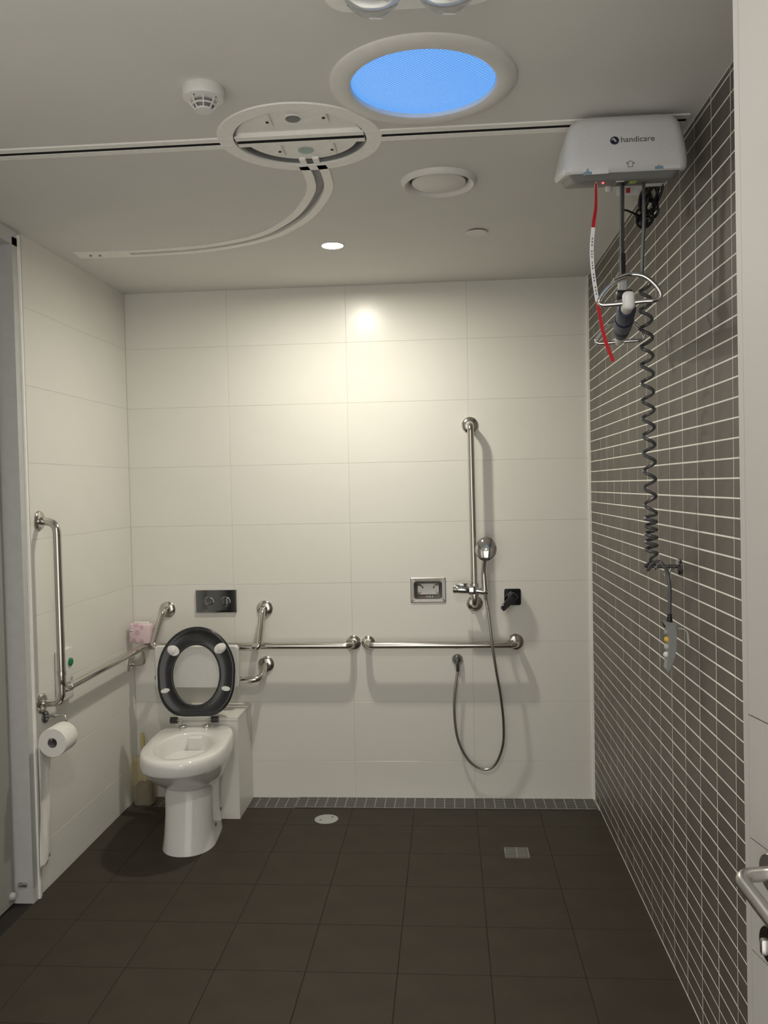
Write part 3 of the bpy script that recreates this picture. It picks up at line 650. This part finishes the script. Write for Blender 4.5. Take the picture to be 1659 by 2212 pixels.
# rail three: upright of the shower
g3 = thing('grab_rail', 'tall upright steel grab rail carrying the hand shower', 'grab rail', (0.12, D, 1.42), 'stainless grab rails')
MB().tube(fillet([(0.116, D-0.010, 1.864), (0.116, D-OFF, 1.864), (0.122, D-OFF, 0.982), (0.124, D-0.010, 0.982)], 0.05), RR, 18).build('tube', 'steel', g3)
flange((0.116, D, 1.864), NB, g3); flange((0.124, D, 0.982), NB, g3)
# shower slider, head and hose
YS = D-0.112
sh = thing('hand_shower', 'chrome hand shower clipped to the upright rail with a long steel hose', 'shower', (0.12, D-0.1, 1.05))
MB().tube([(0.017, YS, 1.066), (0.022, YS, 1.0658), (0.075, YS, 1.063), (0.095, YS, 1.062)], [0.017, 0.0205, 0.0205, 0.0190], 24).build('slider_knob', 'chrome', sh)
MB().rbox((0.112, YS+0.010, 1.060), (0.046, 0.050, 0.040), 0.008, 3).build('slider_body', 'chrome', sh)
MB().ringlathe([(0.0168, -0.028), (0.022, -0.028), (0.022, 0.030), (0.0168, 0.030)], (0.1215, D-OFF, 1.060)).build('slider_sleeve', 'chrome', sh)
MB().tube([(0.130, YS-0.004, 1.058), (0.175, YS-0.008, 1.054), (0.184, YS-0.008, 1.053)], [0.016, 0.0185, 0.016], 22).build('holder_cup', 'chrome', sh)
MB().rbox((0.060, YS-0.002, 1.092), (0.060, 0.020, 0.006), 0.002).rbox((0.066, YS-0.002, 1.086), (0.036, 0.014, 0.010), 0.002).build('slider_lever', 'chrome', sh)
hd0 = V(0.170, YS-0.016, 1.058); hd1 = V(0.166, YS-0.022, 1.155); hc_ = V(0.178, YS-0.044, 1.262)
MB().tube(spline([hd0, V(0.168, YS-0.018, 1.11), hd1, V(0.169, YS-0.028, 1.19), V(0.174, YS-0.036, 1.225)], 6), [0.0165-0.0045*(k/24)**0.5 for k in range(25)], 18).build('handle', 'chrome', sh)
ax = V(0.10, 0.93, -0.25).normalized()
head = MB(); rings = []
for a, h in ((0.30, 0.016), (0.80, 0.010), (0.97, 0.003), (1.0, -0.004), (0.97, -0.010), (0.88, -0.013), (0.5, -0.013)):
    u = V(1, 0, 0)-ax*ax.x; u.normalize(); v = ax.cross(u)
    rings.append([hc_-ax*h+(u*math.cos(2*math.pi*k/44)*0.0515+v*math.sin(2*math.pi*k/44)*0.0600)*a for k in range(44)])
head.loft(rings); head.build('shower_head', 'chrome', sh)
mk = MB(); q = hc_-ax*0.0155+V(-0.014, 0, -0.026)
mk.tube([q+V(0.004*math.sin(t)*(1.0 if math.cos(t) < 0.5 else 0.5), 0.004*math.cos(t)*0.2, 0.006*math.cos(t)) for t in [2*math.pi*k/14 for k in range(14)]], 0.0006, 6, closed=True)
mk.build('drop_mark', 'ink', sh)
hose = spline([(0.172, YS-0.014, 1.040), (0.180, YS-0.016, 0.985), (0.187, D-.142, 0.94), (0.200, D-.148, 0.808), (0.218, D-.14, 0.672), (0.237, D-.12, 0.555), (0.251, D-.09, 0.411), (0.247, D-.07, 0.291), (0.210, D-.055, 0.193), (0.153, D-.05, 0.165), (0.086, D-.05, 0.204), (0.035, D-.05, 0.296), (0.016, D-.05, 0.400), (0.015, D-.05, 0.515), (0.030, D-.046, 0.630), (0.034, D-.044, 0.662)], 8)
MB().tube(hose, 0.0066, 12).build('hose', 'hose', sh)
MB().tube([(0.172, YS-0.014, 1.046), (0.175, YS-0.014, 1.012)], [0.010, 0.0078], 16).build('hose_nut', 'chrome', sh)
el = thing('hose_outlet', 'round chrome wall outlet where the shower hose ends below the rail', 'shower outlet', (0.034, D, 0.70))
MB().lathe([(0.027, 0), (0.027, 0.006), (0.022, 0.020), (0.012, 0.034), (0.005, 0.038)], (0.034, D, 0.702), NB, 32).build('rose', 'dchrome', el)
MB().tube([(0.034, D-0.030, 0.700), (0.034, D-0.044, 0.688), (0.034, D-0.044, 0.650)], [0.009, 0.009, 0.0085], 16).build('spout', 'dchrome', el)
# soap dish
so = thing('soap_dish', 'rectangular recessed stainless soap dish in the white tiles', 'soap dish', (-0.105, D, 1.05))
cx, cz = (DISH[0]+DISH[1])/2, (DISH[2]+DISH[3])/2; dw, dh = DISH[1]-DISH[0], DISH[3]-DISH[2]
def dr(w, h, r, y): return [V(x, y, zz) for x, zz in rrect(cx, cz, w, h, r, 6)]
MB().loft([dr(dw, dh, .003, D-0.0005), dr(dw, dh, .003, D-0.004), dr(dw-.006, dh-.006, .004, D-0.0065), dr(dw-.034, dh-.034, .014, D-0.0050), dr(dw-.042, dh-.042, .016, D+0.002), dr(dw-.050, dh-.050, .018, D+0.030), dr(dw-.070, dh-.070, .014, D+0.040), dr(dw*.3, dh*.2, .008, D+0.041)], cap0=False).build('basin', 'dish', so)
for x in (cx-0.028, cx+0.028): MB().cyl((x, D+0.034, cz+0.008), (x, D+0.0405, cz+0.008), 0.0035, seg=12).build('screw', 'dark', so)
for k in range(4): MB().rbox((cx-0.018+0.013*k, D+0.016, cz-dh/2+0.027), (0.010, 0.005, 0.003), 0.001, 1, Matrix.Rotation(0.5*k, 3, 'Y')).build('soap_scrap', 'red_print' if k == 0 else 'tag_white', so)
# mixer
mxr = thing('mixer_tap', 'square black chrome shower mixer with a lever pointing down', 'tap', (0.311, D, 1.01))
MB().loft([[V(x, y, zz) for x, zz in rrect(0.311, 1.011, s, s, 0.010)] for y, s in ((D-0.0003, 0.082), (D-0.006, 0.082), (D-0.009, 0.077))]).build('face_plate', 'bchrome', mxr)
MB().lathe([(0.024, 0.008), (0.024, 0.034), (0.021, 0.040)], (0.311, D, 1.013), NB, 30).build('barrel', 'bchrome', mxr)
a, b = V(0.322, D-0.042, 1.026), V(0.254, D-0.070, 0.958); dv = (b-a).normalized(); sdv = V(dv.z, 0, -dv.x).normalized(); nv = dv.cross(sdv)
rings = []
for f, w_, t_ in ((0, .026, .010), (.08, .034, .014), (.3, .036, .016), (.92, .027, .012), (1.0, .022, .008)):
    c = a.lerp(b, f); rings.append([c+sdv*x*w_/.036+nv*y*t_/.016 for x, y in rrect(0, 0, .036, .016, .004, 3)])
MB().loft(rings).build('lever', 'bchrome', mxr)
# flush plate
fp = thing('flush_plate', 'dark mirror flush plate with two round buttons above the toilet', 'flush plate', (-1.18, D, 1.0))
MB().box(-1.282, -1.075, D-0.012, D, 0.950, 1.063).build('face_plate', 'dchrome', fp, False)
for x in (-1.216, -1.130):
    MB().ringlathe([(0.0200, 0.012), (0.0245, 0.012), (0.0245, 0.017), (0.0225, 0.019), (0.0200, 0.017)], (x, D, 1.005), NB, 32).build('button_ring', 'chrome', fp)
    bt = MB().lathe([(0.0195, 0.012), (0.0195, 0.021), (0.0175, 0.024), (0.010, 0.0245)], (x, D, 1.005), NB, 32).build('button', 'dchrome', fp)
    if x < -1.2:
        arc = [V(x+0.012*math.cos(t), D-0.0247, 1.001+0.012*math.sin(t)) for t in [math.pi+math.pi*k/12 for k in range(13)]]
        MB().tube(arc+[V(x-0.012, D-0.0247, 1.001)], 0.0005, 6).build('half_mark', 'lgrey_plastic', bt)
# backrest
br = thing('toilet_back_support', 'white padded back support on two bent steel tubes behind the raised seat', 'backrest', (-1.19, D, 0.7))
XA, XB = -1.434, -0.932
for x in (XA, XB):
    flange((x, D, 0.966), NB, br, 0.041); flange((x, D, 0.683), NB, br, 0.041)
MB().tube(fillet([(XA, D-0.010, 0.966), (XA-0.006, D-0.060, 0.962), (XA-0.030, D-0.155, 0.800), (XA+0.03, D-0.150, 0.798), (XB-0.03, D-0.150, 0.798), (XB, D-0.155, 0.800), (XB, D-0.060, 0.962), (XB, D-0.010, 0.966)], [0.028, 0.03, 0.01, 0.01, 0.03, 0.028]), RR, 18).build('upper_tube', 'steel', br)
MB().tube(fillet([(XA, D-0.010, 0.683), (XA-0.030, D-0.145, 0.636), (XB, D-0.145, 0.636), (XB, D-0.010, 0.683)], 0.045), RR, 18).build('lower_tube', 'steel', br)
MB().loft([[V(x, y, zz) for x, zz in rrect(-1.236, 0.709, w_, h_, 0.014)] for y, w_, h_ in ((D-0.162, .405, .198), (D-0.166, .415, .208), (D-0.180, .415, .208), (D-0.186, .405, .198))]).build('pad', 'white_plastic', br)
# boxed ledge behind toilet
bl = MB().box(-1.315, -1.014, 3.958, D-0.001, 0.0, 0.470).build('pipe_box', 'wall_tile', None, False)
bl2 = thing('pipe_boxing', 'white tiled pipe boxing low on the wall behind the toilet', 'pipe boxing', (-1.165, 4.1, 0))
bl.parent = bl2; bl.location = -bl2.location; bl.name = 'casing'
MB().box(-1.3155, -1.0135, 3.9575, D-0.001, 0.4715, 0.487).build('ledge', 'wall_tile', bl2, False)

# ------------------------------------------------------------------ toilet
TX = -1.192
to = thing('toilet', 'white ceramic toilet with its black seat raised', 'toilet', (TX, 3.93, 0))
to.rotation_euler = (0, 0, math.radians(4.5))
NT = 72
def dring(z, yf, yb, hw, yc=None, nf=2.15, nb=4.5, cx=TX):
    yc = (yf+(yb-yf)*0.46) if yc is None else yc; out = []
    for k in range(NT):
        t = 2*math.pi*k/NT; c, s = math.cos(t), math.sin(t); n = nf if s < 0 else nb
        x = math.copysign(abs(c)**(2/n), c)*hw; y = math.copysign(abs(s)**(2/n), s)
        out.append(V(cx+x, yc+(y*(yc-yf) if s < 0 else y*(yb-yc)), z))
    return out
def ering(z, yc, ry, rx, cx=TX): return [V(cx+rx*math.cos(2*math.pi*k/NT), yc+ry*math.sin(2*math.pi*k/NT), z) for k in range(NT)]
bodyrings = [dring(0.0, 3.533, 3.940, .116, 3.68), dring(0.012, 3.536, 3.940, .114, 3.68), dring(0.06, 3.552, 3.940, .108, 3.68), dring(0.15, 3.572, 3.940, .104, 3.69), dring(0.23, 3.588, 3.940, .106, 3.70),
             dring(0.262, 3.592, 3.940, .107, 3.70), dring(0.272, 3.582, 3.940, .115, 3.69), dring(0.290, 3.548, 3.940, .136, 3.68), dring(0.320, 3.492, 3.940, .158, 3.66), dring(0.356, 3.436, 3.940, .172, 3.65), dring(0.385, 3.404, 3.940, .178, 3.64)]
MB().loft(bodyrings).build('pedestal', 'ceramic', to, ang=50)
rim = [dring(0.384, 3.402, 3.940, .176, 3.64), dring(0.386, 3.388, 3.941, .182, 3.64), dring(0.398, 3.378, 3.941, .185, 3.64), dring(0.436, 3.375, 3.941, .184, 3.64), dring(0.449, 3.380, 3.940, .181, 3.64), dring(0.456, 3.391, 3.935, .174, 3.64),
       ering(0.457, 3.626, 0.196, 0.131), ering(0.455, 3.626, 0.188, 0.123), ering(0.448, 3.626, 0.184, 0.119), ering(0.420, 3.628, 0.180, 0.116), ering(0.385, 3.635, 0.162, 0.106), ering(0.330, 3.665, 0.112, 0.080), ering(0.290, 3.690, 0.068, 0.055), ering(0.250, 3.705, 0.050, 0.045)]
MB().loft(rim, cap0=False).build('bowl_rim', 'ceramic', to, ang=50)
MB().lathe([(0.001, 0), (0.058, 0.0005)], (TX, 3.688, 0.296), seg=32, cap0=False).build('water', 'glass', to)
MB().rbox((TX+0.012, 3.795, 0.400), (0.066, 0.030, 0.100), 0.006, 3, Matrix.Rotation(0.22, 3, 'X')).build('flush_spreader', 'ceramic', to)
for y, zz, x in ((3.72, 0.066, TX+0.1095), (3.855, 0.085, TX+0.1065)):
    MB().lathe([(0.008, 0), (0.0085, 0.0015), (0.0055, 0.002)], (x-0.001, y, zz), (1, 0, 0), 16).build('fixing_hole', 'dark', to)
# raised seat
TL = math.radians(8.5); S0 = V(TX-0.006, 3.905, 0.508); sup = V(0, math.sin(TL), math.cos(TL)); sfw = V(0, -math.cos(TL), math.sin(TL))
def sp_(x, h, o): return S0+V(x, 0, 0)+sup*h+sfw*o
NS = 96
def seat_outer(k, ins=0.0):
    t = 2*math.pi*k/NS; c, s = math.cos(t), math.sin(t); hw = 0.184-ins
    if s >= 0: return hw*c, 0.205+(0.213-ins)*s
    t_ = abs(s)**0.42; wd = hw-0.054*t_**2.4
    return math.copysign(abs(c)**0.42, c)*wd, 0.205-(0.205-ins)*t_
def seat_inner(k, grow=0.0):
    t = 2*math.pi*k/NS; return (0.109+grow)*math.cos(t), 0.192+(0.139+grow)*math.sin(t)
rs = [[sp_(*seat_outer(k), 0.004) for k in range(NS)], [sp_(*seat_outer(k), 0.012) for k in range(NS)], [sp_(*seat_outer(k, .004), 0.017) for k in range(NS)], [sp_(*seat_outer(k, .014), 0.018) for k in range(NS)],
      [sp_(*seat_outer(k, .024), 0.013) for k in range(NS)],
      [sp_(*seat_inner(k, .014), 0.012) for k in range(NS)], [sp_(*seat_inner(k, .004), 0.016) for k in range(NS)], [sp_(*seat_inner(k, 0), 0.013) for k in range(NS)], [sp_(*seat_inner(k, 0.002), 0.0) for k in range(NS)], [sp_(*seat_inner(k, .02), -0.006) for k in range(NS)], [sp_(*seat_outer(k, .02), -0.006) for k in range(NS)]]
seat = MB().loft(rs, closed=True).build('seat', 'seat', to, ang=70)
for x, h, sg in ((-0.107, 0.308, 1), (0.114, 0.314, -1)):
    c = sp_(x, h, 0.014)
    def oval(o, a, b, tl_): return [c+sfw*o+V(math.cos(tl_), 0, 0)*a*math.cos(2*math.pi*k/24)-sup*math.sin(tl_)*a*math.cos(2*math.pi*k/24)*1.0+(sup*math.cos(tl_)+V(math.sin(tl_), 0, 0))*b*math.sin(2*math.pi*k/24) for k in range(24)]
    bf = MB().loft([oval(0, .030, .023, 0.55*sg), oval(.008, .030, .023, 0.55*sg), oval(.011, .027, .020, 0.55*sg)]).build('buffer', 'white_plastic', seat)
    c = sp_(x-0.006*sg, h+0.003, 0.024)
    MB().loft([oval(0, .018, .016, 0.3*sg), oval(.008, .018, .016, 0.3*sg), oval(.010, .015, .013, 0.3*sg)]).build('buffer_step', 'white_plastic', bf)
for x, h, sg in ((-0.144, 0.122, -1), (0.141, 0.126, 1)):
    c = sp_(x, h, 0.014)
    def oval(o, a, b, tl_): return [c+sfw*o+V(math.cos(tl_), 0, 0)*a*math.cos(2*math.pi*k/24)-sup*math.sin(tl_)*a*math.cos(2*math.pi*k/24)+(sup*math.cos(tl_)+V(math.sin(tl_), 0, 0))*b*math.sin(2*math.pi*k/24) for k in range(24)]
    MB().loft([oval(0, .021, .011, 0.18*sg), oval(.007, .021, .011, 0.18*sg), oval(.010, .018, .009, 0.18*sg)]).build('buffer', 'white_plastic', seat)
for x, sg, px_ in ((-0.105, 1, -0.065), (0.087, -1, 0.052)):
    hg = MB().cyl(sp_(x-0.017, -0.016, 0.0), sp_(x+0.017, -0.016, 0.0), 0.0155, seg=24).build('hinge', 'seat', to)
    q = sp_(x+0.017*sg, -0.016, 0.0)
    MB().tube(fillet([q, q+V(0.020*sg, 0, 0), V(q.x+0.020*sg, q.y-0.002, 0.458)], 0.010), 0.0038, 12).build('hinge_pin', 'satin', to)
    MB().lathe([(0.0185, 0), (0.0185, 0.010), (0.017, 0.0115)], (q.x+0.020*sg+0.003*sg, q.y-0.004, 0.4565), seg=28).build('hinge_disc', 'satin', to)
# toilet brush
tb = thing('toilet_brush', 'yellowed toilet brush standing in a clear holder beside the toilet', 'toilet brush', (-1.553, 4.165, 0))
MB().loft([[V(x, y, zz) for x, y in rrect(-1.553, 4.167, s, s*0.95, 0.030)] for zz, s in ((-0.0, .096), (0.02, .102), (0.13, .102), (0.19, .106), (0.222, .100), (0.228, .088))]).build('holder', 'clear', tb)
MB().lathe([(0.042, 0.006), (0.045, 0.03), (0.045, 0.085), (0.034, 0.100), (0.008, 0.108)], (-1.553, 4.167, 0), seg=20).build('brush_head', 'brown', tb)
MB().tube([(-1.553, 4.167, 0.095), (-1.554, 4.167, 0.24), (-1.557, 4.166, 0.335), (-1.558, 4.166, 0.352)], [0.006, 0.008, 0.011, 0.007], 14).build('handle', 'brush_handle', tb)
# tissue pack
tp = thing('tissue_pack', 'small pink floral tissue pack resting on the rail in the corner', 'tissues', (-1.540, 4.145, 0.812))
rt = Matrix.Rotation(-0.12, 3, 'Z')@Matrix.Rotation(0.04, 3, 'Y')
MB().rbox((-1.540, 4.150, 0.862), (0.112, 0.056, 0.098), 0.010, 3, rt).build('wrapper', 'tissue', tp)
MB().rbox((-1.540, 4.152, 0.913), (0.085, 0.006, 0.012), 0.002, 1, Matrix.Rotation(-0.2, 3, 'Z')).build('tissue_edge', 'paper', tp)
MB().cyl((-1.583, 4.1245, 0.874), (-1.583, 4.1275, 0.874), 0.008, seg=20).build('badge', 'tag_white', tp)
MB().rbox((-1.583, 4.1238, 0.874), (0.014, 0.001, 0.0035), 0.0004, 1).build('badge_print', 'ink', tp)

# ------------------------------------------------------------------ side wall fittings
cb_ = thing('call_button', 'white emergency call box with a green button behind the upright rail', 'call button', (XL, 3.42, 0.81))
MB().rbox((XL+0.011, 3.420, 0.815), (0.022, 0.125, 0.215), 0.005, 3).build('box', 'white_plastic', cb_)
MB().lathe([(0.017, 0), (0.017, 0.006), (0.013, 0.010), (0.004, 0.011)], (XL+0.022, 3.452, 0.862), NL, 24).build('button', 'green', cb_)
MB().lathe([(0.009, 0), (0.008, 0.002)], (XL+0.022, 3.462, 0.790), NL, 18).build('key_switch', 'lgrey_plastic', cb_)
ph_ = thing('toilet_roll_holder', 'chrome toilet roll holder arm on the side wall under the rail', 'roll holder', (XL, 3.258, 0.68))
MB().lathe([(0.024, 0), (0.024, 0.007), (0.018, 0.012), (0.009, 0.014)], (XL, 3.258, 0.682), NL, 28).build('rose', 'dchrome', ph_)
MB().tube([(XL+0.010, 3.258, 0.684), (XL+0.040, 3.254, 0.687), (XL+0.044, 3.2535, 0.687), (XL+0.052, 3.2525, 0.688)], [0.006, 0.006, 0.0085, 0.006], 16).build('post', 'chrome', ph_)
MB().tube(fillet([(XL+0.050, 3.2525, 0.688), (XL+0.094, 3.246, 0.692), (XL+0.096, 3.244, 0.6325), (XL+0.096, 3.108, 0.6325), (XL+0.092, 3.104, 0.640)], [0.012, 0.014, 0.004]), 0.0036, 12).build('arm', 'chrome', ph_)
tr_ = thing('toilet_roll', 'white toilet roll with a long tail of paper hanging on the holder', 'toilet roll', (XL+0.096, 3.17, 0.56))
rc_ = V(XL+0.096, 3.12, 0.6185)
MB().ringlathe([(0.0185, 0.0), (0.0540, 0.0), (0.0555, 0.002), (0.0555, 0.100), (0.0540, 0.102), (0.0185, 0.102)], rc_, (0, 1, 0), 56).build('roll', 'paper', tr_)
MB().ringlathe([(0.0175, -0.0005), (0.0190, -0.0005), (0.0190, 0.1025), (0.0175, 0.1025)], rc_, (0, 1, 0), 40).build('core', 'card', tr_)
sheet = MB(); nz = 26; ny = 10; rows = []
for i in range(nz+1):
    f = i/nz; zz = 0.6185-0.49*f; row = []
    for j in range(ny+1):
        s = j/ny; wv = 0.0035*math.sin(s*7+f*5)*min(1, f*1.6)+0.002*math.sin(s*15-f*9)*f
        narrow = 0.102-0.014*f
        row.append(sheet.bm.verts.new((XL+0.0402-0.004*f+wv+0.004*f*(1-s), 3.122-0.010*f+narrow*s, zz+(0.018*s*f if i == nz else 0.0)+(0.003*math.sin(s*9) if i == nz else 0))))
    rows.append(row)
for i in range(nz):
    for j in range(ny): sheet.bm.faces.new((rows[i][j], rows[i][j+1], rows[i+1][j+1], rows[i+1][j]))
so_ = sheet.build('paper_tail', 'paper', tr_, ang=180); md = so_.modifiers.new('thick', 'SOLIDIFY'); md.thickness = 0.0012

# ------------------------------------------------------------------ floor fittings
def grate(x0, x1, label, zz):
    t = thing('drain_grate', label, 'drain', ((x0+x1)/2, 4.17, zz), 'channel drain grates')
    y0, y1 = 4.103, D-0.003
    MB().box(x0, x1, y0, y0+0.004, -0.028, zz).box(x0, x1, y1-0.004, y1, -0.028, zz).box(x0, x0+0.003, y0+0.004, y1-0.004, -0.028, zz).box(x1-0.003, x1, y0+0.004, y1-0.004, -0.028, zz).build('frame', 'satin', t, False)
    m = MB(); n = int((x1-x0)/0.048)
    for k in range(1, n):
        x = x0+(x1-x0)*k/n; m.box(x-0.002, x+0.002, y0+0.004, y1-0.004, zz-0.010, zz-0.0006)
    m.build('cross_bars', 'satin', t, False)
    m = MB(); y = y0+0.010
    while y < y1-0.006:
        m.box(x0+0.003, x1-0.003, y, y+0.0026, zz-0.009, zz-0.0012); y += 0.0075
    m.build('wires', 'satin', t, False)
grate(XL+0.004, -0.780, 'short steel channel drain grate running behind the toilet', 0.000)
grate(-0.776, XR-0.008, 'long steel channel drain grate along the foot of the shower wall', 0.004)
co = thing('floor_cleanout', 'round steel cleanout cover set in the dark floor', 'floor cover', (-0.600, 3.962, 0))
MB().lathe([(0.056, 0), (0.056, 0.002), (0.0545, 0.003), (0.03, 0.0033)], (-0.600, 3.962, 0), seg=48).build('plate', 'lgrey_plastic', co)
for x, y in ((-0.626, 3.945), (-0.574, 3.985)): MB().rbox((x, y, 0.0035), (0.010, 0.006, 0.0012), 0.0004, 1).build('key_slot', 'dark', co)
MB().lathe([(0.005, 0.003), (0.004, 0.006), (0.001, 0.0068)], (-0.598, 3.915, 0), seg=16).build('screw', 'chrome', co)
fd = thing('floor_drain', 'small square steel floor drain grate in the dark tiles', 'floor drain', (0.265, 3.606, 0))
MB().box(0.215, 0.315, 3.556, 3.656, 0.0, 0.0015).build('shade_pan', 'dark', fd, False)  # near-black sheet on the uncut floor, painted as the drain's shaded depth
f = MB()
for a in ((0.214, 0.316, 3.555, 3.559), (0.214, 0.316, 3.653, 3.657), (0.214, 0.2175, 3.559, 3.653), (0.3125, 0.316, 3.559, 3.653), (0.263, 0.267, 3.559, 3.653)): f.box(a[0], a[1], a[2], a[3], 0.0, 0.006)
f.build('frame', 'satin', fd, False)
for k in range(9):
    y = 3.566+k*0.0098
    MB().box(0.2175, 0.263, y, y+0.0055, 0.0015, 0.0052).box(0.267, 0.3125, y, y+0.0055, 0.0015, 0.0052).build('slat', 'satin', fd, False)
